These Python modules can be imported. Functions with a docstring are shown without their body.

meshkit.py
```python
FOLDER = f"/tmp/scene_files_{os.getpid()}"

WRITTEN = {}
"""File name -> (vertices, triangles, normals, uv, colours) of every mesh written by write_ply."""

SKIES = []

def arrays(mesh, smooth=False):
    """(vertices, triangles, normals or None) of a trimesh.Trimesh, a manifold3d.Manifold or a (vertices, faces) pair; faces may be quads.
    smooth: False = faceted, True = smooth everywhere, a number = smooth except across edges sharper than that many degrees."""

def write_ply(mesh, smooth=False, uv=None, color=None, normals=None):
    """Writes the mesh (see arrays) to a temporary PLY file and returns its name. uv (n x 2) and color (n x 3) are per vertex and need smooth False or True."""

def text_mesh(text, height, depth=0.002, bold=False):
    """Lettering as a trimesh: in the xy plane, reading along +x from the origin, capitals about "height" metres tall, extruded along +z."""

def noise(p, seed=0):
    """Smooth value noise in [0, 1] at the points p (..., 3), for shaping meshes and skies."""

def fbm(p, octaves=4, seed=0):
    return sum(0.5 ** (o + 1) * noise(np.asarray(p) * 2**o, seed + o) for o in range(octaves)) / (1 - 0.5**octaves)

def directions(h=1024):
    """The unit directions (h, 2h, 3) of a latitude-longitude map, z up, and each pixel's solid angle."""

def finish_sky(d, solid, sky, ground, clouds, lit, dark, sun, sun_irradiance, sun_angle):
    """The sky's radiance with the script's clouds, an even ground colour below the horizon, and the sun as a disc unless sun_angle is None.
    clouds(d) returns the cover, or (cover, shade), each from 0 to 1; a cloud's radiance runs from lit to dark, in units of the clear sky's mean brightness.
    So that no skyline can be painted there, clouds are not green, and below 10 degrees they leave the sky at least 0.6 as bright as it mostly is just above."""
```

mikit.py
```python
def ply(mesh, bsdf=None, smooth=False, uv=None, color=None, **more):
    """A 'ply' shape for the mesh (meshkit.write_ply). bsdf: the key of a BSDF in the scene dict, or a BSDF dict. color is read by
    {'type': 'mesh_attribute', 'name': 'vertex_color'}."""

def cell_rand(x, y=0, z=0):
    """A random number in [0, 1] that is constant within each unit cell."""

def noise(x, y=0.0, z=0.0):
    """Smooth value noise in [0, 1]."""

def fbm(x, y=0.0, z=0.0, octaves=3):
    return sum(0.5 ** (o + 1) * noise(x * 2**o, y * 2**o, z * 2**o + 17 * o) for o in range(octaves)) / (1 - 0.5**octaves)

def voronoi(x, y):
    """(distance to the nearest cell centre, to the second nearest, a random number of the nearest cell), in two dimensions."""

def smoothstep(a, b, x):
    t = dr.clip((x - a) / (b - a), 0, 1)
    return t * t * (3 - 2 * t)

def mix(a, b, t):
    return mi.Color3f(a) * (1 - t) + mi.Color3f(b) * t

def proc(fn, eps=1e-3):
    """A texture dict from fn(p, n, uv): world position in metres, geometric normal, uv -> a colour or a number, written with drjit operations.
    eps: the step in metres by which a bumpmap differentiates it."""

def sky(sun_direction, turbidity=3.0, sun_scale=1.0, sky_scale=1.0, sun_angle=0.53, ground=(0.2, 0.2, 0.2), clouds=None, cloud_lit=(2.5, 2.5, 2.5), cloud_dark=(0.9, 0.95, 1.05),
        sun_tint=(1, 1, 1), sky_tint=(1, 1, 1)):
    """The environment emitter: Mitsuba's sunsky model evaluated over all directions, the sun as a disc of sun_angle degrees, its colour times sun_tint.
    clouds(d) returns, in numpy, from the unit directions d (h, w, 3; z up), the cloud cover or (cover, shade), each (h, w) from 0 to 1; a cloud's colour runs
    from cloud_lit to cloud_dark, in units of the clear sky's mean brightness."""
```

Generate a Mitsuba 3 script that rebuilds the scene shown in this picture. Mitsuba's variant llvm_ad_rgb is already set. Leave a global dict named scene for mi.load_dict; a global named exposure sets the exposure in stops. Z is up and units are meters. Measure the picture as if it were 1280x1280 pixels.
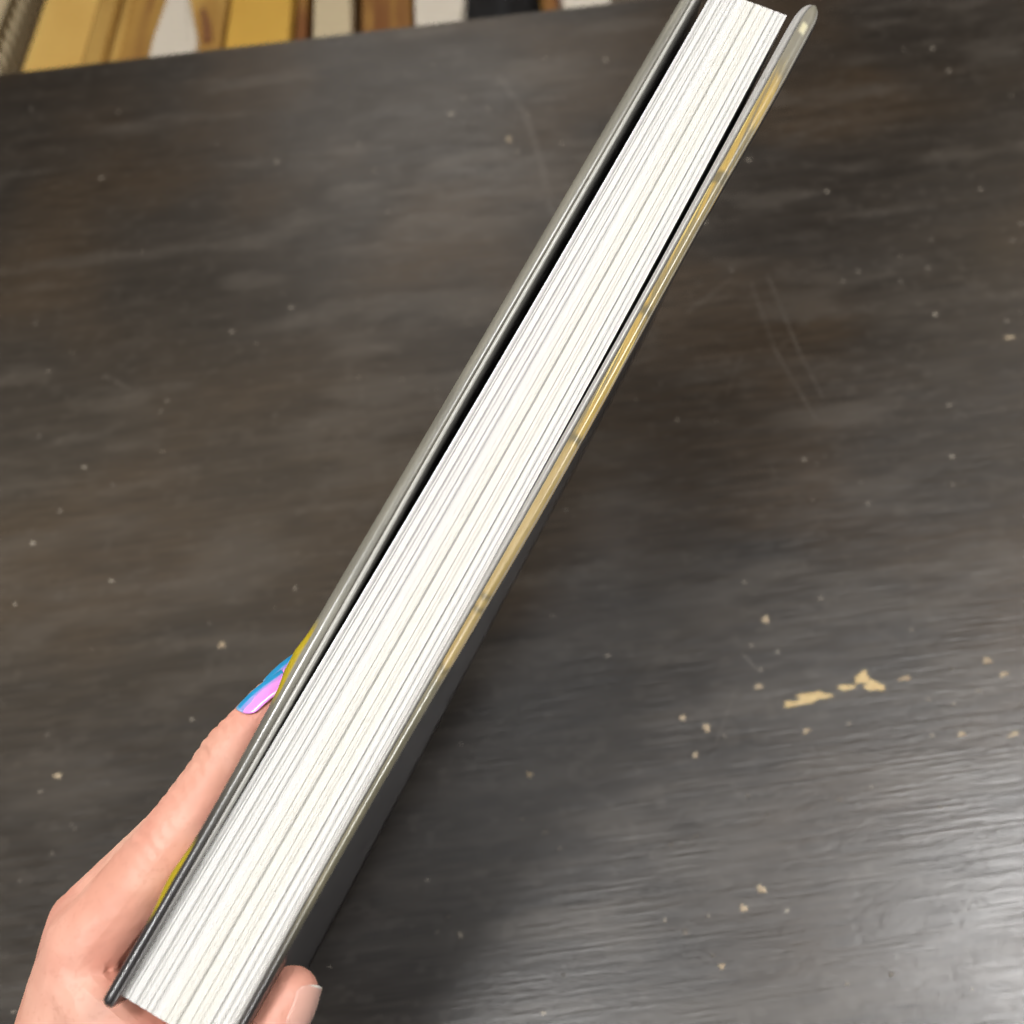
import math
import numpy as np
import trimesh
import manifold3d as m3
import drjit as dr
import mitsuba as mi
import mikit
from mikit import noise, fbm, smoothstep, mix, cell_rand
import meshkit

T4 = mi.ScalarTransform4f
exposure = 0.22
CAM = np.array([0.0, 0.0, 0.470])
FWD = np.array([0.0, 0.57358, -0.81915])
scene, labels = {}, {}
scene['camera'] = {'type': 'thinlens', 'fov': 53.0, 'fov_axis': 'x', 'near_clip': 0.01, 'far_clip': 30.0,
                   'aperture_radius': 0.0016, 'focus_distance': 0.295,
                   'to_world': T4().look_at(origin=CAM.tolist(), target=(CAM + FWD).tolist(), up=[0.0959, 0.8154, 0.5709])}

# ------------------------------------------------------------------ lamps (a workroom's ceiling fittings, about 2.4 m above its floor)
def rgb(*c):
    return {'type': 'rgb', 'value': list(c)}

def bsdf(key, color, rough=0.5, two=False, **kw):
    b = {'type': 'principled', 'base_color': color if isinstance(color, dict) else rgb(*color), 'roughness': rough, **kw}
    scene[key] = {'type': 'twosided', 'bsdf': b} if two else b

def box(x0, x1, y0, y1, z0, z1):
    b = trimesh.creation.box([x1 - x0, y1 - y0, z1 - z0])
    b.apply_translation([(x0 + x1) / 2, (y0 + y1) / 2, (z0 + z1) / 2])
    return b

def add(key, mesh, mat, smooth=False, label=None, cat=None, group=None, kind=None, **kw):
    scene[key] = mikit.ply(mesh, mat, smooth=smooth, **kw)
    e = {}
    for k, v in (('label', label), ('category', cat), ('group', group), ('kind', kind)):
        if v:
            e[k] = v
    if e:
        labels[key] = e

bsdf('lamp_body', (0.7, 0.7, 0.68), 0.4)

def lamp(key, cx, cy, lx, ly, rad, label, z=1.66):
    x0, x1, y0, y1 = cx - lx / 2, cx + lx / 2, cy - ly / 2, cy + ly / 2
    t = 0.02
    fr = [box(x0 - t, x0, y0 - t, y1 + t, z - .01, z + .06), box(x1, x1 + t, y0 - t, y1 + t, z - .01, z + .06),
          box(x0, x1, y0 - t, y0, z - .01, z + .06), box(x0, x1, y1, y1 + t, z - .01, z + .06), box(x0, x1, y0, y1, z + .03, z + .06)]
    add(key + '__housing', trimesh.util.concatenate(fr), 'lamp_body')
    q = (np.array([[x0, y0, z], [x0, y1, z], [x1, y1, z], [x1, y0, z]], float), np.array([[0, 1, 2, 3]]))
    scene[key + '__diffuser'] = mikit.ply(q, 'lamp_body', emitter={'type': 'area', 'radiance': rgb(*rad)})
    labels[key] = {'label': label, 'category': 'ceiling lamp'}

COOL, WARM = np.array([1.0, 0.985, 0.97]), np.array([1.0, 0.82, 0.60])
lamp('ceiling_lamp', -0.23, 0.02, 0.36, 0.14, (COOL * 62.0).tolist(), 'narrow cool white ceiling lamp left above the near edge of the table')
lamp('ceiling_lamp_004', 1.12, 0.30, 0.72, 0.56, (COOL * 16.5).tolist(), 'cool white ceiling lamp right above the near edge of the table')
lamp('ceiling_lamp_006', -0.42, -0.46, 0.50, 0.16, (COOL * 48.0).tolist(), 'cool white ceiling lamp behind the camera on the left')
lamp('ceiling_lamp_005', 1.65, 1.70, 0.7, 1.3, (WARM * 1.3).tolist(), 'warm ceiling lamp beyond the right side of the table')
lamp('ceiling_lamp_001', -0.95, 1.50, 1.5, 0.70, (WARM * 1.02).tolist(), 'warm ceiling lamp hanging over the far part of the table')
lamp('ceiling_lamp_002', -0.10, 3.0, 1.1, 0.90, (np.array([1, .93, .84]) * 2.4).tolist(), 'warm ceiling lamp beyond the table above the cartons')
lamp('ceiling_lamp_003', -1.75, 0.55, 0.6, 1.8, (WARM * 1.3).tolist(), 'warm ceiling lamp to the left of the table')

# ------------------------------------------------------------------ table
EDGE_A, EDGE_B = np.array([-0.3906, 0.8241]), np.array([0.1426, 0.8436])
ed = (EDGE_B - EDGE_A) / np.linalg.norm(EDGE_B - EDGE_A)
en = np.array([ed[1], -ed[0]])
far = lambda s: EDGE_A + ed * s
def slab(P, z0, z1, ch=0.002):
    n = len(P)
    c = P.mean(0)
    Q = c + (P - c) * (1 - ch / np.linalg.norm(P - c, axis=1, keepdims=True) * 1.4)
    v = np.vstack([np.c_[P, np.full(n, z0)], np.c_[P, np.full(n, z1 - ch)], np.c_[Q, np.full(n, z1)]])
    f = []
    for r in (0, n):
        for i in range(n):
            j = (i + 1) % n
            f += [[r + i, r + j, r + n + j], [r + i, r + n + j, r + n + i]]
    for i in range(1, n - 1):
        f += [[2 * n, 2 * n + i, 2 * n + i + 1], [0, i + 1, i]]
    m = trimesh.Trimesh(v, f, process=False)
    m.fix_normals()
    return m
a, b = far(-0.75), far(1.35)
top = np.array([a + en * 1.05, b + en * 1.05, b, a])
SCR = [(.022, .751, .039, .70, .005, .5), (.039, .70, .046, .63, .004, .6), (.046, .63, .048, .577, .004, .4), (.169, .491, .171, .43, .0018, .5), (.171, .43, .182, .374, .0016, .6), (.181, .497, .185, .428, .0018, .6), (.185, .428, .190, .39, .0014, .5), (.124, .471, .155, .496, .0022, .4), (-.249, .464, -.232, .452, .002, .5), (.1085, .229, .1140, .2195, .0010, .9), (.086, .183, .098, .204, .0009, .5), (.135, .40, .150, .43, .002, .3), (-.20, .30, -.12, .315, .004, .3)]
def table_color(p, n, uv):
    x = p.x * float(ed[0]) + p.y * float(ed[1]); y = p.y * float(ed[0]) - p.x * float(ed[1])
    streak = fbm(x * 6, y * 120, 3.0, octaves=3)
    blot = fbm(x * 7 + 5, y * 9, 1.0, octaves=3)
    fine = fbm(x * 55, y * 480, 11.0, octaves=3)
    mott = fbm(x * 130, y * 190, 13.0, octaves=2)
    haze = smoothstep(0.52, 0.78, fbm(x * 14, y * 46, 7.0, octaves=4))
    c = mix(mi.Color3f(.016, .0125, .010), mi.Color3f(.034, .027, .021), streak)
    c = mix(c, mi.Color3f(.058, .036, .018), smoothstep(0.42, 0.70, blot) * .5)
    c = c * (.45 + .75 * fine)
    c = mix(c, mi.Color3f(.085, .074, .062), haze * .35 + smoothstep(.60, .80, mott) * .14)
    m = mi.Float(0)
    for ax, ay, bx, by, wd, st in SCR:
        dx, dy = bx - ax, by - ay
        t = dr.clip(((p.x - ax) * dx + (p.y - ay) * dy) / (dx * dx + dy * dy), 0, 1)
        d = dr.sqrt(dr.square(p.x - ax - t * dx) + dr.square(p.y - ay - t * dy))
        m = dr.maximum(m, st * (1 - smoothstep(wd * .3, wd, d)))
    return mix(c, mi.Color3f(.13, .115, .10), m * .55 * (.2 + .8 * noise(p.x * 300, p.y * 300, 1.)))
def table_rough(p, n, uv):
    x, y = p.x, p.y
    return 0.26 + 0.13 * fbm(x * 9, y * 16, 2.0, octaves=3) + 0.10 * fbm(x * 60, y * 300, 5.0, octaves=2)
def table_bump(p, n, uv):
    x = p.x * float(ed[0]) + p.y * float(ed[1]); y = p.y * float(ed[0]) - p.x * float(ed[1])
    g = fbm(x * 38 + .8 * noise(x * 9, y * 40, 2.), y * 760 + .8 * noise(x * 14, y * 50, 4.), 0.0, octaves=2) * 0.00011
    d = smoothstep(0.70, 0.82, noise(x * 210, y * 420, 9.0)) * 0.00003
    return g - d + 0.00002 * noise(x * 40, y * 90, 3.0)
scene['table_wood'] = {'type': 'bumpmap', 'arbitrary': mikit.proc(table_bump, eps=4e-4), 'scale': 1.0,
                       'bsdf': {'type': 'principled', 'base_color': mikit.proc(table_color), 'roughness': mikit.proc(table_rough), 'specular': 1.0}}
add('table', slab(top, -0.032, 0.0), 'table_wood', label='dark brown varnished wooden table with fine grain, scratches and small specks', cat='table')

# ------------------------------------------------------------------ book: local axes x across the thickness, y along the fore-edge, z out of the fore-edge
RB = np.array([[0.845062, 0.533568, 0.034295], [-0.511348, 0.825276, -0.23967], [-0.156183, 0.185, 0.970248]])
TB = np.array([-0.09005, 0.04574, 0.21323])
def B(v):
    return np.asarray(v, float) @ RB.T + TB
L, TH, W, K = 0.3515, 0.0265, 0.215, 0.118
rng = np.random.default_rng(7)

# leaves: one mesh of all of them (each under a pixel thick)
NL = 150
bow = lambda y: 0.0011 * np.sin(np.pi * np.clip(y / L, 0, 1))
GROOVES = [(.462, .0005), (.555, .0010), (.570, .0008), (.664, .0006), (.738, .0004), (.822, .0008), (.827, .0010), (.832, .0005), (.905, .0004), (.955, .0006)]
def leaf_inset(u):
    s_ = 0.00004 * rng.random()
    if u < 0.46 and rng.random() < 0.26:
        s_ += rng.choice([.00015, .00025, .0004, .0008])
    elif u >= .46 and rng.random() < 0.12:
        s_ += .00025
    for c, dp in GROOVES:
        if abs(u - c) < .5 / NL:
            s_ += dp
    return s_
def leaf_tilt(u):
    return rng.normal(0, .05 if u < .46 else .02)
ys = np.linspace(0, L, 15)
V, Fc, C = [], [], []
at = 0
tone = 0.0
for i in range(NL):
    u = (i + .5) / NL
    x0 = -TH / 2 + TH * i / NL - 0.000002
    x1 = -TH / 2 + TH * (i + 1) / NL + 0.000002
    ins = leaf_inset(u)
    tl = leaf_tilt(u) * (x1 - x0)
    y0, y1 = rng.normal(0, .00004), L + rng.normal(0, .00004)
    yy = y0 + (y1 - y0) * ys / L
    ring = []
    for (xx, zz) in ((x0, -W + .004), (x1, -W + .004), (x1, -ins + tl * .5), (x0, -ins - tl * .5)):
        zc = zz
        ring.append(np.stack([xx + bow(yy) + K * zz, yy, np.broadcast_to(zc, yy.shape)], 1))
    v = np.stack(ring, 1).reshape(-1, 3)
    f = []
    for k in range(len(ys) - 1):
        for s in range(4):
            p, q = k * 4 + s, k * 4 + (s + 1) % 4
            f.append([p, p + 4, q + 4]); f.append([p, q + 4, q])
    e = (len(ys) - 1) * 4
    f += [[0, 1, 2], [0, 2, 3], [e, e + 2, e + 1], [e, e + 3, e + 2]]
    V.append(v); Fc += (np.array(f) + at).tolist(); at += len(v)
    t = 1 - 0.09 * rng.random() ** 2 - (0.03 * rng.random() if u < .42 else 0)
    col = np.array([0.735, 0.72, 0.665]) * t if 0.42 < u < 0.80 else np.array([0.735, 0.727, 0.70]) * t
    C.append(np.tile(col, (len(v), 1)))
scene['paper'] = {'type': 'twosided', 'bsdf': {'type': 'diffuse', 'reflectance': {'type': 'mesh_attribute', 'name': 'vertex_color'}}}
pages = trimesh.Trimesh(B(np.vstack(V)), np.array(Fc), process=False)
add('book__pages', pages, 'paper', color=np.vstack(C), kind='stuff', label='thick block of white and cream pages seen on its fore-edge')

# covers: lofted closed slabs with two rolls on the fore-edge (jacket flap and jacket over the board)
def cover(side, y0, y1, xin, xout, r_end, bulge=None, zlen=W, lift=0.0032, sq=(0.0, 0.0)):
    ny = 90
    e = np.linspace(0, 1, ny)
    yy = y0 + (y1 - y0) * (0.5 - 0.5 * np.cos(np.pi * e)) * 1.0
    rows, UV = [], []
    for y in yy:
        wf = 1.0
        for (ye, r, sg) in ((y0, r_end[0], 1), (y1, r_end[1], -1)):
            d = (y - ye) * sg
            if d < r:
                wf = min(wf, max(math.sqrt(max(1 - ((r - d) / r) ** 2, 0)), 0.04))
        a, b_ = xin(y), xout(y)
        c, h = (a + b_) / 2, (b_ - a) / 2
        A, Bo = c - h * wf, c + h * wf
        lf = lift - 0.004 * (1 - wf)
        pts = []
        for s in np.linspace(0, 1, 8)[:-1]:                       # inner face, from spine to nose
            pts.append((A, -zlen + (zlen + lf - .0012) * s, .3 * s, 1))
        fl = .30 if side > 0 else .25                                                    # share of the flap roll
        for s in np.linspace(0, 1, 9):
            th = np.pi * (1 - s)
            pts.append((A + (Bo - A) * fl * (.5 + .5 * np.cos(th)), lf - .0012 + .0010 * np.sin(th), .3 + .4 * fl * s, 1))
        for s in np.linspace(0.02, 1, 19):
            th = np.pi * (1 - s)
            x = fl + (1 - fl) * (.5 + .5 * np.cos(th))
            z = lf - .0012 + .0013 * np.sin(th) ** .5 - .0016 * max(s - .5, 0) * 2
            pts.append((A + (Bo - A) * x, z, .3 + .4 * (fl + (1 - fl) * s), 1))
        z1 = lf - .0028
        for s in np.linspace(0, 1, 14)[1:]:                       # outer face back to the spine
            z = z1 + (-zlen - z1) * s
            pts.append((Bo, z, .7 + .3 * s, 1))
        P = np.array(pts)
        k = P[:, 1] * (K + (0.018 if side > 0 else -0.0) * 0)
        # towards the spine the slab comes down to the thickness of the board
        back = np.clip(-P[:, 1] / 0.05, 0, 1)
        tgt_in = side * (TH / 2 + .0004)
        tgt_out = side * (TH / 2 + .0042)
        frac = (P[:, 0] - A) / (Bo - A + 1e-12)
        flat = tgt_in + (tgt_out - tgt_in) * frac * wf
        X = P[:, 0] * (1 - back) + flat * back + k
        if bulge:
            X = X + bulge(y) * np.clip((frac - .72) / .28, 0, 1) * np.exp(-np.clip(-P[:, 1] - .002, 0, 1) / .012)
        rows.append(np.stack([X, np.full(len(P), y), P[:, 1]], 1)); UV.append(np.stack([P[:, 2], np.full(len(P), y)], 1))
    m = len(rows[0])
    v = np.vstack(rows); uv = np.vstack(UV)
    f = []
    for i in range(ny - 1):
        for j in range(m):
            p, q = i * m + j, i * m + (j + 1) % m
            f.append([p, q, q + m]); f.append([p, q + m, p + m])
    for base, flip in ((0, False), ((ny - 1) * m, True)):
        ci = len(v); v = np.vstack([v, v[base:base + m].mean(0)]); uv = np.vstack([uv, [.95, v[ci, 1]]])
        for j in range(m):
            p, q = base + j, base + (j + 1) % m
            f.append([ci, q, p] if not flip else [ci, p, q])
    f = np.array(f)
    if side < 0:
        f = f[:, ::-1]
    # (faces outward for the local handedness)
    mesh = trimesh.Trimesh(B(v), f, process=False)
    if mesh.volume < 0:
        mesh = trimesh.Trimesh(B(v), f[:, ::-1], process=False)
    return mesh, uv

mm = 0.001
def interp(ys_, xs_):
    from scipy.interpolate import PchipInterpolator
    g = PchipInterpolator(np.array(ys_) * mm, np.array(xs_) * mm)
    return lambda y: float(g(np.clip(y, ys_[0] * mm, ys_[-1] * mm)))
L_in = interp([-4, 28, 90, 172, 264, 340, 356], [-12.9, -12.9, -13.4, -14.8, -15.5, -16.4, -16.6])
L_out = interp([-4, 26, 51, 101, 169, 263, 338, 356], [-16.3, -16.8, -17.3, -19.2, -19.8, -20.9, -21.5, -21.6])
R_in = interp([-4, 42, 85, 159, 248, 340, 360], [13.5, 13.6, 14.0, 14.7, 15.6, 15.6, 16.2])
R_out = interp([-4, 10, 42, 65, 116, 163, 253, 330, 360], [16.5, 16.6, 16.9, 17.4, 19.3, 20.9, 21.8, 23.6, 23.6])
def l_bulge(y):
    return -0.0013 * math.exp(-((y - .086) / .006) ** 2) - 0.0010 * math.exp(-((y - .027) / .006) ** 2)

def band(v, a, b, s=0.0012):
    return smoothstep(a - s, a + s, v) * (1 - smoothstep(b - s, b + s, v))
def right_color(p, n, uv):
    u, v = uv.x, uv.y
    un = (u - .3) / .4
    w = 0.004 * (fbm(v * 90, un * 3, 1.0) - .5)
    st = noise(v * 45, un * 9 + v * 60, 2.0)
    yel = mix(mi.Color3f(.43, .30, .09), mi.Color3f(.25, .20, .10), smoothstep(.40, .62, st))
    yel = mix(yel, mi.Color3f(.58, .46, .17), smoothstep(.72, .85, noise(v * 30, un * 14 + v * 40, 5.)))
    tan = mix(mi.Color3f(.33, .24, .09), mi.Color3f(.42, .32, .15), noise(v * 120, un * 4, 3.0))
    oli = mix(mi.Color3f(.15, .14, .10), mi.Color3f(.21, .19, .13), noise(v * 120, un * 4, 6.0))
    art = mix(oli, tan, smoothstep(.096, .104, v + w))
    art = mix(art, yel, smoothstep(.168, .182, v + w))
    diag = noise(un * 16 + v * 95, v * 14, 9.)
    yel_cut = smoothstep(.58, .68, diag) * smoothstep(.17, .19, v)
    art = mix(art, mi.Color3f(.17, .15, .11), yel_cut * .7)
    for (a, b_) in ((.2735, .2785), (.2205, .2235), (.1745, .1775), (.1225, .1240), (.1185, .1198), (.1005, .1022)):
        art = mix(art, mi.Color3f(.14, .12, .07), band(v + w, a, b_) * .85)
    art = mix(art, mi.Color3f(.22, .205, .16), smoothstep(.312, .336, v))
    art = mix(art, mi.Color3f(.58, .54, .36), band(v + .006 * un, .3465, .3510, .001) * band(un, .52, .70, .05))
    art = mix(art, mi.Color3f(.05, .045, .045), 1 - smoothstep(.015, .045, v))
    grey = mi.Color3f(.36, .35, .33)
    dark = mi.Color3f(.036, .034, .038)
    c = mix(grey, art, smoothstep(.36, .42, un + .06 * (noise(v * 60, 0., 8.) - .5)))
    c = mix(c, mi.Color3f(.05, .046, .04), band(un, .34, .42, .03) * .7)
    c = mix(c, mi.Color3f(.34, .33, .31), band(un, .79, .835, .02) * .8 * smoothstep(.06, .14, v))
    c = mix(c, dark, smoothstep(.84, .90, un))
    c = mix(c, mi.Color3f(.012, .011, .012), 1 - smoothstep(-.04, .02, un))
    return c
def left_color(p, n, uv):
    u, v = uv.x, uv.y
    un = (u - .3) / .4
    oli = mix(mi.Color3f(.16, .155, .13), mi.Color3f(.23, .22, .18), noise(v * 60, un * 3, 2.0))
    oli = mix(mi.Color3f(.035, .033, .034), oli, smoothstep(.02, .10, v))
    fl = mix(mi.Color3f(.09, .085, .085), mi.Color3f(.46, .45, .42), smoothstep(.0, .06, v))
    c = mix(fl, oli, smoothstep(.25, .30, un))
    c = mix(c, mi.Color3f(.02, .019, .018), band(un, .215, .285, .015) * .95)
    yb = dr.maximum(band(v, .075, .096, .003), band(v, .018, .036, .003))
    c = mix(c, mi.Color3f(.42, .32, .02), smoothstep(.70, .76, un) * yb)
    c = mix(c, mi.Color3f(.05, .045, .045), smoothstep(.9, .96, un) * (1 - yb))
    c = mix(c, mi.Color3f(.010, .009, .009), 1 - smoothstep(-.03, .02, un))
    return c
def film_rough(p, n, uv):
    return 0.22 + 0.14 * fbm(uv.y * 150, uv.x * 8, 1.0)
def jacket_bump(p, n, uv):
    return 0.00012 * fbm(uv.y * 70, uv.x * 14, 2.0, octaves=3)
for nm, fn in (('jacket_left', left_color), ('jacket_right', right_color)):
    scene[nm] = {'type': 'principled', 'base_color': mikit.proc(fn), 'roughness': mikit.proc(film_rough), 'specular': 0.6, 'clearcoat': 1.0, 'clearcoat_gloss': 0.96}
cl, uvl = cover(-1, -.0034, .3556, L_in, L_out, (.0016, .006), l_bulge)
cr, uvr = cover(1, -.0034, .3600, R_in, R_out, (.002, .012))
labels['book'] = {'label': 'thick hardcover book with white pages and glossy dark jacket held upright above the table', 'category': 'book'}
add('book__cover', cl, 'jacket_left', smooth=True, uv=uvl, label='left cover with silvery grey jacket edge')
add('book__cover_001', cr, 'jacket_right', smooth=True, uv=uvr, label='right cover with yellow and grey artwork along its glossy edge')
# spine
sx0, sx1 = -TH / 2 - .0042, TH / 2 + .0042
s = np.linspace(0, 1, 17)
sec = [(sx0 + (sx1 - sx0) * t, -W - .0035 - .0022 * math.sin(math.pi * t)) for t in s] + [(sx0 + (sx1 - sx0) * t, -W - .0002) for t in s[::-1]]
v, f = [], []
for y in (-.0034, .3556):
    v += [(x + K * z, y, z) for x, z in sec]
n = len(sec)
for i in range(n):
    j = (i + 1) % n
    f += [[i, j, n + j], [i, n + j, n + i]]
for i in range(1, n - 1):
    f += [[0, i + 1, i], [n, n + i, n + i + 1]]
bsdf('spine_cloth', (.03, .028, .03), .35, two=True)
sp = trimesh.Trimesh(B(np.array(v)), f, process=False)
sp.fix_normals()
add('book__spine', sp, 'spine_cloth', smooth=35)

# ------------------------------------------------------------------ hand (local book millimetres)
def sph(c, r, n=20):
    return m3.Manifold.sphere(r, n).translate([float(x) for x in c])
def bone(a, b_, ra, rb):
    return m3.Manifold.batch_hull([sph(a, ra), sph(b_, rb)])
def hullof(*sr):
    return m3.Manifold.batch_hull([sph(c, r) for c, r in sr])
IDX = [((-33, 0.5, -20), 10.5), ((-26.4, 35, -15), 8.5), ((-25.2, 60, -14), 7.2), ((-22.9, 75.0, -14), 5.5)]
MID = [((-42, 2, -38), 10.5), ((-31.0, 40, -34), 8.5), ((-28.6, 69, -32), 7.4), ((-25.0, 83.5, -31), 5.0)]
RIN = [((-38, -5, -60), 10.5), ((-32.0, 34, -53), 8.2), ((-30.0, 60, -51), 7.0), ((-28.0, 72, -50), 5.5)]
LIT = [((-36, -11, -77), 9.5), ((-32.5, 20, -70), 7.2), ((-31.0, 38, -67), 6.1), ((-29.5, 48, -66), 4.9)]
THB = [((0, -62, -26), 15), ((12, -32, -17), 11.5), ((19.5, -6, -13), 9.4), ((20.2, 16.2, -12.8), 6.7)]
WR = ((-14, -92, -50), 23)
parts = []
for chain in (IDX, MID, RIN, LIT):
    for (a_, ra), (b_, rb) in zip(chain[:-1], chain[1:]):
        parts.append(bone(a_, b_, ra, rb))
    # knuckle swells a little, finger pad below
    parts.append(hullof(chain[0], WR if False else (np.array(WR[0]) + [0, 8, 0], 16)))
for (a_, ra), (b_, rb) in zip(THB[:-1], THB[1:]):
    parts.append(bone(a_, b_, ra, rb))
for A_, B_ in ((IDX, MID), (MID, RIN), (RIN, LIT)):
    parts.append(hullof(A_[0], B_[0], (np.array(WR[0]) + [0, 14, 0], 14)))
parts.append(hullof(((-30, -10, -24), 9), ((8, -34, -20), 9), ((-6, -58, -30), 14)))      # web between thumb and index finger
parts.append(hullof(((-30, -7, -20), 9), ((-10, -9.5, -17), 7.5), ((4, -13, -16), 7.0), ((13, -24, -16), 8.5), ((-4, -24, -42), 10)))
parts.append(hullof(((0, -62, -26), 14), WR))
parts.append(hullof(((-34, -20, -70), 9), ((0, -60, -60), 16), WR))
parts.append(bone(WR[0], (-14, -200, -62), 23, 29))
hand = m3.Manifold.batch_boolean(parts, m3.OpType.Add).refine_to_length(2.2)
hm = hand.to_mesh()
hm = trimesh.Trimesh(hm.vert_properties[:, :3], hm.tri_verts)
hm.merge_vertices()
trimesh.smoothing.filter_taubin(hm, lamb=.5, nu=.52, iterations=40)
hm = hm.subdivide()
hv = np.array(hm.vertices)
# knuckle wrinkles and soft unevenness along the normals
nr = np.array(hm.vertex_normals)
disp = (meshkit.fbm(hv * .09, 3, seed=3) - .5) * .9 + (meshkit.fbm(hv * .35, 3, seed=5) - .5) * .18
for c, r_ in (IDX[1], MID[1], IDX[2]):
    ax = np.array([.22, 1, .08]); ax /= np.linalg.norm(ax)
    q = (hv - np.array(c)) @ ax
    rad = np.linalg.norm(hv - np.array(c), axis=1)
    dorsal = np.clip(-(nr[:, 0] * .75 - nr[:, 2] * .75), 0, 1)
    disp += dorsal * np.exp(-(rad / 12) ** 2) * (-.9 * np.exp(-(((q + .6 * np.sin(hv[:, 2] * .7 + hv[:, 0] * .5)) % 3.4 - 1.7) / .55) ** 2) + .75 * np.exp(-(rad / 9) ** 2))
hv = hv + nr * disp[:, None]
hand_mesh = trimesh.Trimesh(B(hv * mm), hm.faces, process=False)
RED = [(*map(float, B(np.array(c) * mm)), r_, s_) for c, r_, s_ in ((IDX[3][0], .012, .55), (IDX[1][0], .012, .40), (IDX[0][0], .016, .40), (MID[0][0], .014, .5), (THB[3][0], .012, .25), ((4, -16, -14), .02, .6))]
def skin_color(p, n, uv):
    blot = fbm(p.x * 60, p.y * 60, p.z * 60, octaves=3)
    fine = fbm(p.x * 900, p.y * 900, p.z * 900, octaves=2)
    c = mix(mi.Color3f(.73, .365, .265), mi.Color3f(.82, .485, .365), smoothstep(.36, .66, blot))
    c = mix(c, mi.Color3f(.66, .32, .24), smoothstep(.55, .8, fine) * .3)
    for (qx, qy, qz, rr, st) in RED:
        d2 = dr.square(p.x - qx) + dr.square(p.y - qy) + dr.square(p.z - qz)
        c = mix(c, mi.Color3f(.80, .30, .235), dr.exp(-d2 / (rr * rr)) * st)
    return c
def skin_bump(p, n, uv):
    return 0.00012 * fbm(p.x * 1100, p.y * 1100, p.z * 1100, octaves=2) + 0.00022 * fbm(p.x * 350, p.y * 350, p.z * 350, octaves=2)
scene['skin'] = {'type': 'bumpmap', 'arbitrary': mikit.proc(skin_bump, eps=2e-4), 'scale': 1.0,
                 'bsdf': {'type': 'principled', 'base_color': mikit.proc(skin_color), 'roughness': .48, 'specular': .4, 'sheen': .25, 'flatness': .4}}
add('hand', hand_mesh, 'skin', smooth=True, label='left hand gripping the bottom end of the book, index finger along the cover, nails painted', cat='hand')

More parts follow.
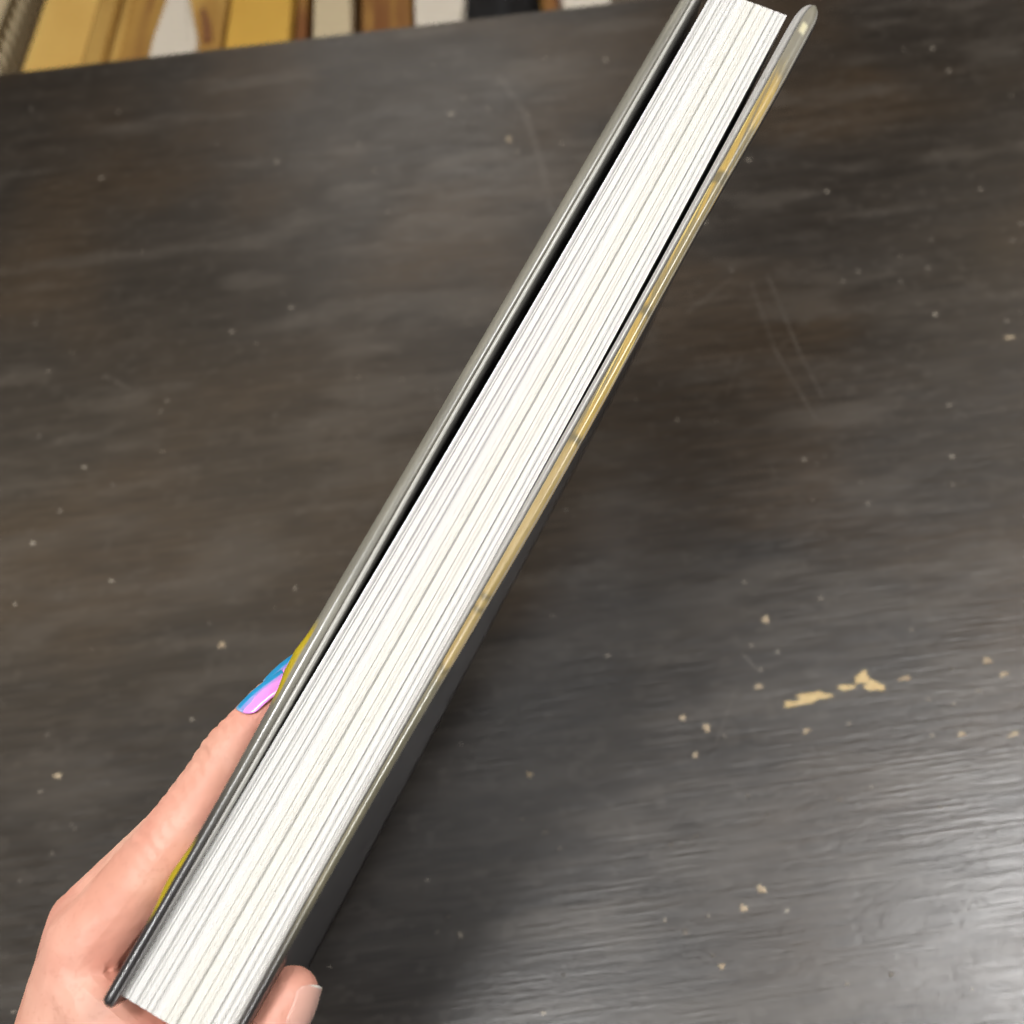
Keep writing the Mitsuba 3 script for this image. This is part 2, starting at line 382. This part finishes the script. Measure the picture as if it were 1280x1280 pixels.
def nail(base, d, nrm, length, rad, amax, free=.25, curl=.5, thick=.5):
    d = np.array(d, float); d /= np.linalg.norm(d)
    nrm = np.array(nrm, float); nrm -= nrm @ d * d; nrm /= np.linalg.norm(nrm)
    sd = np.cross(d, nrm)
    na, nb = 17, 25
    P, UV, N = [], [], []
    for j in range(nb):
        t = j / (nb - 1)
        if t < .26:
            wdt = .25 + .75 * math.sqrt(1 - ((.26 - t) / .26) ** 2)
        elif t > .72:
            q = (t - .72) / .28
            wdt = math.sqrt(max(1 - q ** 2.2, 0)) * .97 + .03
        else:
            wdt = 1
        for i in range(na):
            a = (i / (na - 1) * 2 - 1)
            th = a * amax * wdt
            o = nrm * math.cos(th) + sd * math.sin(th)
            sag = -curl * (t ** 2) * rad * .55 + .25 * math.sin(math.pi * min(t * 1.2, 1))
            P.append(np.array(base) + d * length * t + o * rad + nrm * sag)
            N.append(o); UV.append((a * wdt * .5 + .5, t))
    P, N, UV = np.array(P), np.array(N), np.array(UV)
    v = np.vstack([P + N * thick * .5, P - N * thick * .5])
    f = []
    k = na * nb
    for j in range(nb - 1):
        for i in range(na - 1):
            p = j * na + i
            f += [[p, p + 1, p + na + 1], [p, p + na + 1, p + na]]
            f += [[k + p, k + p + na + 1, k + p + 1], [k + p, k + p + na, k + p + na + 1]]
    loop = [i for i in range(na)] + [j * na + na - 1 for j in range(1, nb)] + [(nb - 1) * na + i for i in range(na - 2, -1, -1)] + [j * na for j in range(nb - 2, 0, -1)]
    for p, q in zip(loop, loop[1:] + loop[:1]):
        f += [[p, k + p, k + q], [p, k + q, q]]
    m = trimesh.Trimesh(B(v * mm), f, process=False)
    if m.volume < 0:
        m = trimesh.Trimesh(B(v * mm), np.array(f)[:, ::-1], process=False)
    return m, np.vstack([UV, UV])
def polish(p, n, uv):
    u = 1.0 - uv.x
    c = mix(mi.Color3f(.82, .30, .80), mi.Color3f(.03, .36, .70), smoothstep(.26, .33, .04 + u - .10 * (uv.y - .4) + .03 * (noise(uv.y * 8, 0., 1.) - .5)))
    c = mix(c, mi.Color3f(.50, .35, .85), band(u, .24, .32, .03) * .6)
    return mix(c, mi.Color3f(.75, .85, .9), (1 - smoothstep(.02, .07, uv.y)) * .3)
scene['nail_polish'] = {'type': 'principled', 'base_color': mikit.proc(polish), 'roughness': .22, 'specular': .6, 'clearcoat': 1.0, 'clearcoat_gloss': .96}
def bare(p, n, uv):
    c = mix(mi.Color3f(.70, .39, .31), mi.Color3f(.74, .47, .39), uv.x)
    return mix(c, mi.Color3f(.80, .76, .70), smoothstep(.94, .97, uv.y))
scene['nail_bare'] = {'type': 'principled', 'base_color': mikit.proc(bare), 'roughness': .3, 'specular': .5, 'clearcoat': .4}
nl, nu = nail((-23.5, 67.6, -13.6), (.24, .97, .02), (-.90, 0, .44), 15.2, 6.2, 1.15)
add('hand__nail', nl, 'nail_polish', smooth=True, uv=nu, label='index fingernail with glossy pink and blue polish')
nl, nu = nail((-25.9, 78.2, -31), (.26, .97, .03), (-.90, 0, .44), 15.5, 6.8, 1.2)
add('hand__nail_001', nl, 'nail_polish', smooth=True, uv=nu, label='middle fingernail peeking out beyond the index fingernail')
for k, ch in ((2, RIN), (3, LIT)):
    c = np.array(ch[2][0]) + [.4, 5, .5]
    nl, nu = nail(c, (.22, .97, .05), (-.80, 0, .60), 14.5, 6.2 if k == 2 else 5.3, 1.1)
    add('hand__nail_%03d' % k, nl, 'nail_polish', smooth=True, uv=nu)
nl, nu = nail((20.0, 9.6, -12.9), (-.01, 1, .0), (.94, 0, .34), 11.6, 7.25, .85, curl=.38, thick=.35)
add('hand__nail_004', nl, 'nail_bare', smooth=True, uv=nu, label='unpainted pink thumbnail')

# ------------------------------------------------------------------ flakes and dust on the table
def flake(x, y, a_, b_, seed, h=.0005):
    r = np.random.default_rng(seed)
    n = 18
    th = np.arange(n) / n * 2 * np.pi
    rad = 1 + .20 * r.normal(size=n) * .6 + .30 * np.sin(2 * th + r.random() * 6) * r.random() + .18 * np.sin(3 * th + r.random() * 6) + .12 * np.sin(5 * th + r.random() * 6)
    rot = math.radians(r.normal(4, 10))
    ring = np.stack([a_ * rad * np.cos(th), b_ * rad * np.sin(th)], 1) @ np.array([[math.cos(rot), math.sin(rot)], [-math.sin(rot), math.cos(rot)]])
    v = np.vstack([np.c_[ring + [x, y], np.full(n, -.0003)], np.c_[ring * .94 + [x, y], np.full(n, h * .6)], np.c_[ring * .55 + [x, y], h * (.8 + .5 * r.random(n))], [[x, y, h]]])
    f = []
    for k in (0, n):
        for i in range(n):
            j = (i + 1) % n
            f += [[k + i, k + j, k + n + j], [k + i, k + n + j, k + n + i]]
    for i in range(n):
        f.append([3 * n, 2 * n + i, 2 * n + (i + 1) % n])
    return trimesh.Trimesh(v, f, process=False)
def flake_color(p, n, uv):
    return mix(mi.Color3f(.46, .32, .14), mi.Color3f(.70, .54, .29), fbm(p.x * 500, p.y * 900, 0., octaves=2))
bsdf('raw_wood', mikit.proc(flake_color), .75)
bsdf('worn_wood', mikit.proc(lambda p, n, uv: mix(mi.Color3f(.30, .22, .14), mi.Color3f(.56, .46, .32), noise(p.x * 700, p.y * 700, 2.))), .75)
def speck_color(p, n, uv):
    return mix(mi.Color3f(.10, .088, .075), mi.Color3f(.46, .41, .34), dr.square(cell_rand(p.x * 130, p.y * 130)))
bsdf('pale_dust', mikit.proc(speck_color), .7)
FL = [(.1370, .2020, .0093, .0036, 'long yellow wood flake, largest of the patch on the right half of the table'),
      (.1266, .1997, .0050, .0018, 'thin pointed yellow wood flake at the left end of the large flake'),
      (.1637, .2098, .0048, .0032, 'upper yellow wood flake of the pair at the right end of the patch'),
      (.1684, .2047, .0055, .0030, 'lower yellow wood flake of the pair at the right end of the patch'),
      (.1545, .2055, .0046, .0017, 'narrow yellow wood flake in the middle of the patch'),
      (.1241, .2466, .0026, .0032, 'round pale flake above the patch of yellow flakes'),
      (.1840, .2073, .0044, .0018, 'pale brown flake just right of the patch of yellow flakes'),
      (.1126, .2105, .0032, .0018, 'small tan flake at the end of a scratch left of the patch'),
      (.0833, .1916, .0023, .0029, 'pale upright flake low on the left of the yellow patch'),
      (.0728, .1981, .0024, .0017, 'pale flake farthest left of the yellow patch'),
      (.1301, .1852, .0028, .0016, 'pale brown flake just below the large yellow flake'),
      (.0755, .1786, .0018, .0018, 'round tan flake below the two pale flakes beside the shadow'),
      (.2264, .2124, .0032, .0022, 'upper pale flake near the right edge of the table view'),
      (.2319, .2044, .0030, .0018, 'lower pale flake near the right edge of the table view'),
      (.2256, .1738, .0034, .0016, 'tan flake at the right margin below the pale pair'),
      (.2018, .1763, .0025, .0017, 'tan flake left of the one at the right margin'),
      (.3129, .4230, .0040, .0018, 'long pale flake at the far right side of the table'),
      (.0930, .1150, .0029, .0022, 'upper orange tan flake of the close pair on the shiny wood'),
      (.0838, .1078, .0023, .0024, 'lower orange tan flake of the close pair on the shiny wood'),
      (.0698, .0854, .0017, .0018, 'small tan flake nearest the camera on the shiny wood'),
      (-.0036, .1770, .0020, .0018, 'single tan flake inside the dark reflection of the book'),
      (.0244, .6683, .0022, .0040, 'pale droplet shaped flake on the far part of the table'),
      (-.1574, .2626, .0030, .0024, 'tan flake on the wood left of the book'),
      (-.2320, .1990, .0024, .0020, 'reddish brown flake left of the hand')]
for i, (x, y, a_, b_, lab) in enumerate(FL):
    add('wood_flake' if i == 0 else 'wood_flake_%03d' % i, flake(x, y, a_ * (1 if i < 5 else .72), b_ * (.85 if i < 5 else .72), 40 + i), 'raw_wood' if i < 5 else 'worn_wood', smooth=50, label=lab, cat='wood flake', group='wood flakes scattered on the table')
SM = [(-.354,.768),(-.282,.669),(-.15,.668),(0,.698),(-.017,.707),(-.002,.692),(.109,.759),(-.089,.68),(.159,.505),(.194,.617),(.15,.555),(.227,.485),(.239,.493),(.263,.48),(.345,.508),(.356,.523),(.294,.516),(.284,.49),(.275,.448),(.316,.437),(.327,.443),(.26,.375),(.195,.312),(.195,.3265),(.244,.319),(.168,.346),(.18,.347),(.25,.338),(.097,.413),(.102,.384),(.03,.327),(.016,.261),(.041,.235),(.118,.27),(.155,.256),(.195,.233),(.126,.228),(.114,.233),(.208,.21),(.192,.195),(.203,.192),(.217,.197),(.234,.188),(.151,.187),(.096,.157),(.091,.187),(.188,.1773),(.1152,.219),(.001,.149),(.007,.141),(-.05,.11),(-.04,.108),(-.009,.156),(-.045,.116),(.057,.138),(.069,.141),(.049,.106),(.057,.101),(.003,.088),(-.007,.074),(.068,.106),(.057,.1),(.067,.09),(-.303,.518),(-.282,.419),(-.25,.391),(-.231,.376),(-.271,.339),(-.222,.309),(-.259,.36),(-.12,.293),(-.165,.276),(-.054,.335),(-.206,.438),(-.17,.493),(-.132,.51),(-.241,.221),(-.239,.192),(-.241,.15),(-.185,.161),(-.169,.222),(-.221,.174),(-.228,.161),(-.219,.172),(-.273,.3),(.181,.143),(.12,.074),(.139,.076),(.137,.151),(.103,.147),(.102,.105),(-.2326,.0943)]
r2 = np.random.default_rng(11)
bits = [flake(x, y, (.0008 + .0008 * r2.random()) * (.75 + .6 * y), (.0006 + .0006 * r2.random()) * (.75 + 1.2 * y), 300 + i, .00035) for i, (x, y) in enumerate(SM)]
for i in range(80):
    x, y = r2.uniform(-.42, .45), r2.uniform(.03, .80)
    bits.append(flake(x, y, (.0004 + .0006 * r2.random()) * (.7 + y), (.0003 + .0005 * r2.random()) * (.7 + 1.4 * y), 900 + i, .0002))
add('dust_specks', trimesh.util.concatenate(bits), 'pale_dust', smooth=50, label='tiny pale specks of dust scattered all over the dark table', cat='dust', kind='stuff')

# ------------------------------------------------------------------ things on the floor beyond the table
bsdf('floor_vinyl', (.22, .18, .14), .6)
add('floor', slab(np.array([[-3., .2], [3., .2], [3., 4.], [-3., 4.]]), -.76, -.72), 'floor_vinyl', kind='structure', label='brown floor beyond the table')
def board_fn(base, dark, streak):
    def fn(p, n, uv):
        g = fbm(p.x * streak, p.y * 4, p.z * 6, octaves=3)
        return mix(mi.Color3f(*base), mi.Color3f(*dark), smoothstep(.42, .72, g))
    return fn
bsdf('card_bright', mikit.proc(board_fn((.80, .55, .17), (.70, .43, .11), 9.)), .7)
bsdf('card_mid', mikit.proc(board_fn((.58, .37, .10), (.40, .22, .05), 22.)), .75)
bsdf('card_dark', mikit.proc(board_fn((.45, .26, .06), (.20, .075, .02), 34.)), .75)
bsdf('card_orange', mikit.proc(board_fn((.76, .48, .09), (.64, .37, .06), 6.)), .7)
bsdf('card_torn', (.22, .09, .035), .8)
bsdf('cream_card', (.62, .52, .34), .7)
bsdf('white_paper', (.74, .68, .58), .7)
bsdf('black_cloth', (.008, .008, .009), .8)
bsdf('brown_wire', (.10, .07, .03), .4)
def prism(foot, z0, z1, r=.004, inset=0):
    from shapely.geometry import Polygon
    g = Polygon(foot).buffer(-r).buffer(r, quad_segs=4)
    P = np.array(g.exterior.coords)[:-1]
    if Polygon(P).exterior.is_ccw is False:
        P = P[::-1]
    return slab(P, z0, z1, ch=min(r, .004))
def carton(key, foot, z1, mat, label, flap=None, flapmat=None, cat='box'):
    add(key + '__body', prism(foot, -.72, z1), mat, smooth=35)
    if flap is not None:
        add(key + '__flap', prism(flap, z1 - .06, z1 + .004, .0015), flapmat, smooth=35)
    labels[key] = {'label': label, 'category': cat}
Zt = -.22
carton('cardboard_box', [(-.546, .95), (-.474, .95), (-.474, 1.55), (-.548, 1.55)], Zt, 'card_bright', 'bright yellow brown cardboard box beside the wire basket',
       [(-.470, .95), (-.448, .95), (-.448, 1.55), (-.470, 1.55)], 'card_mid')
carton('cardboard_box_001', [(-.443, .95), (-.388, .95), (-.384, 1.55), (-.446, 1.55)], Zt - .012, 'card_dark', 'streaked brown cardboard box left of the white bag',
       [(-.444, .95), (-.434, .95), (-.434, 1.55), (-.444, 1.55)], 'card_mid')
carton('cardboard_box_002', [(-.297, .95), (-.219, .95), (-.219, 1.55), (-.298, 1.55)], Zt, 'card_orange', 'orange brown cardboard box right of the white bag',
       [(-.344, .95), (-.301, .95), (-.303, 1.55), (-.365, 1.55)], 'card_mid')
labels['cardboard_box_002__flap'] = {'label': 'darker brown folded flap'}
add('cardboard_box_002__flap_001', prism([(-.214, .95), (-.192, .95), (-.208, 1.55), (-.212, 1.55)], Zt - .06, Zt - .01, .001), 'card_dark', smooth=35)
add('cardboard_box_002__flap_002', prism([(-.322, 1.222), (-.312, 1.228), (-.318, 1.27), (-.330, 1.31), (-.333, 1.30), (-.327, 1.262)], Zt - .05, Zt + .008, .001), 'card_torn', smooth=35)
labels['cardboard_box_002__flap_002'] = {'label': 'reddish brown torn flap'}
add('paper_bag', prism([(-.386, 1.14), (-.326, 1.14), (-.329, 1.23), (-.354, 1.35), (-.360, 1.42), (-.374, 1.42), (-.378, 1.35), (-.387, 1.23)], -.72, Zt + .010, .006), 'white_paper', smooth=35, label='white paper bag standing between two brown cardboard boxes', cat='bag')
add('cream_carton', prism([(-.183, .95), (-.139, .95), (-.145, 1.55), (-.194, 1.55)], -.72, Zt, .012), 'cream_card', smooth=35, label='cream coloured carton standing right of the dark gap', cat='carton')
carton('cardboard_box_003', [(-.128, .95), (-.068, .95), (-.064, 1.55), (-.128, 1.55)], Zt, 'card_dark', 'narrow brown cardboard box right of the cream carton')
add('paper_packet', prism([(-.063, .95), (-.040, .95), (.012, 1.36), (.0, 1.5), (-.060, 1.5)], -.72, Zt, .004), 'white_paper', smooth=35, label='white paper packet between the narrow brown box and the black bag', cat='paper')
bl = trimesh.creation.icosphere(subdivisions=4)
bv = np.array(bl.vertices)
bv *= (1 + .25 * (meshkit.fbm(bv * 2.4, 3, seed=2) - .5))[:, None]
bl = trimesh.Trimesh(bv * [.085, .16, .16] + [.045, 1.36, -.37], bl.faces)
add('cloth_bag', bl, 'black_cloth', smooth=True, label='crumpled black cloth bag behind the table edge', cat='bag')
carton('cardboard_box_004', [(.098, .95), (.118, .95), (.118, 1.5), (.102, 1.5)], Zt + .0, 'card_dark', 'sliver of dark brown box right of the black bag')
add('plastic_packet', prism([(.122, .95), (.175, .95), (.185, 1.5), (.122, 1.5)], -.72, Zt + .01, .006), 'white_paper', smooth=35, label='pale packet at the right end of the things behind the table', cat='packet')
def tube(P, r, n=8):
    P = np.array(P, float); out = []
    for a_, b_ in zip(P[:-1], P[1:]):
        out.append(trimesh.creation.cylinder(radius=r, segment=[a_, b_], sections=n))
    return trimesh.util.concatenate(out)
bx0, bx1, by0, by1, bz0, bz1 = -.86, -.566, 1.16, 1.52, -.44, -.19
add('wire_basket__rim', tube([(bx0, by0, bz1), (bx1, by0, bz1), (bx1, by1, bz1), (bx0, by1, bz1), (bx0, by0, bz1)], .0045), 'brown_wire', smooth=40)
for i, x in enumerate(np.linspace(bx0, bx1, 20)):
    add('wire_basket__wire' + ('' if i == 0 else '_%03d' % i), tube([(x, by1, bz1), (x, by1 - .02, bz0), (x, by0 + .02, bz0), (x, by0, bz1)], .0022, 6), 'brown_wire', smooth=40)
for i, y in enumerate(np.linspace(by0, by1, 16)):
    add('wire_basket__wire_%03d' % (20 + i), tube([(bx1, y, bz1), (bx1 - .012, y, bz0)], .0022, 6), 'brown_wire', smooth=40)
labels['wire_basket'] = {'label': 'brown wire basket at the far left corner behind the table', 'category': 'basket'}
add('paper_parcel', prism([(bx0 + .02, by0 + .03), (bx1 - .024, by0 + .03), (bx1 - .024, by1 - .03), (bx0 + .02, by1 - .03)], bz0 + .006, bz1 - .05, .01), 'cream_card', smooth=35, label='cream parcel lying inside the wire basket', cat='parcel')
add('low_crate', box(-1.0, -.565, 1.0, 1.7, -.72, bz0 - .004), 'card_mid', label='low brown crate under the wire basket', cat='crate')
for k, e in labels.items():
    if '__' not in k and k.startswith('cardboard_box'):
        e['group'] = 'cardboard boxes behind the table'
    if '__' not in k and k.startswith('ceiling_lamp'):
        e['group'] = 'ceiling lamps over the table'
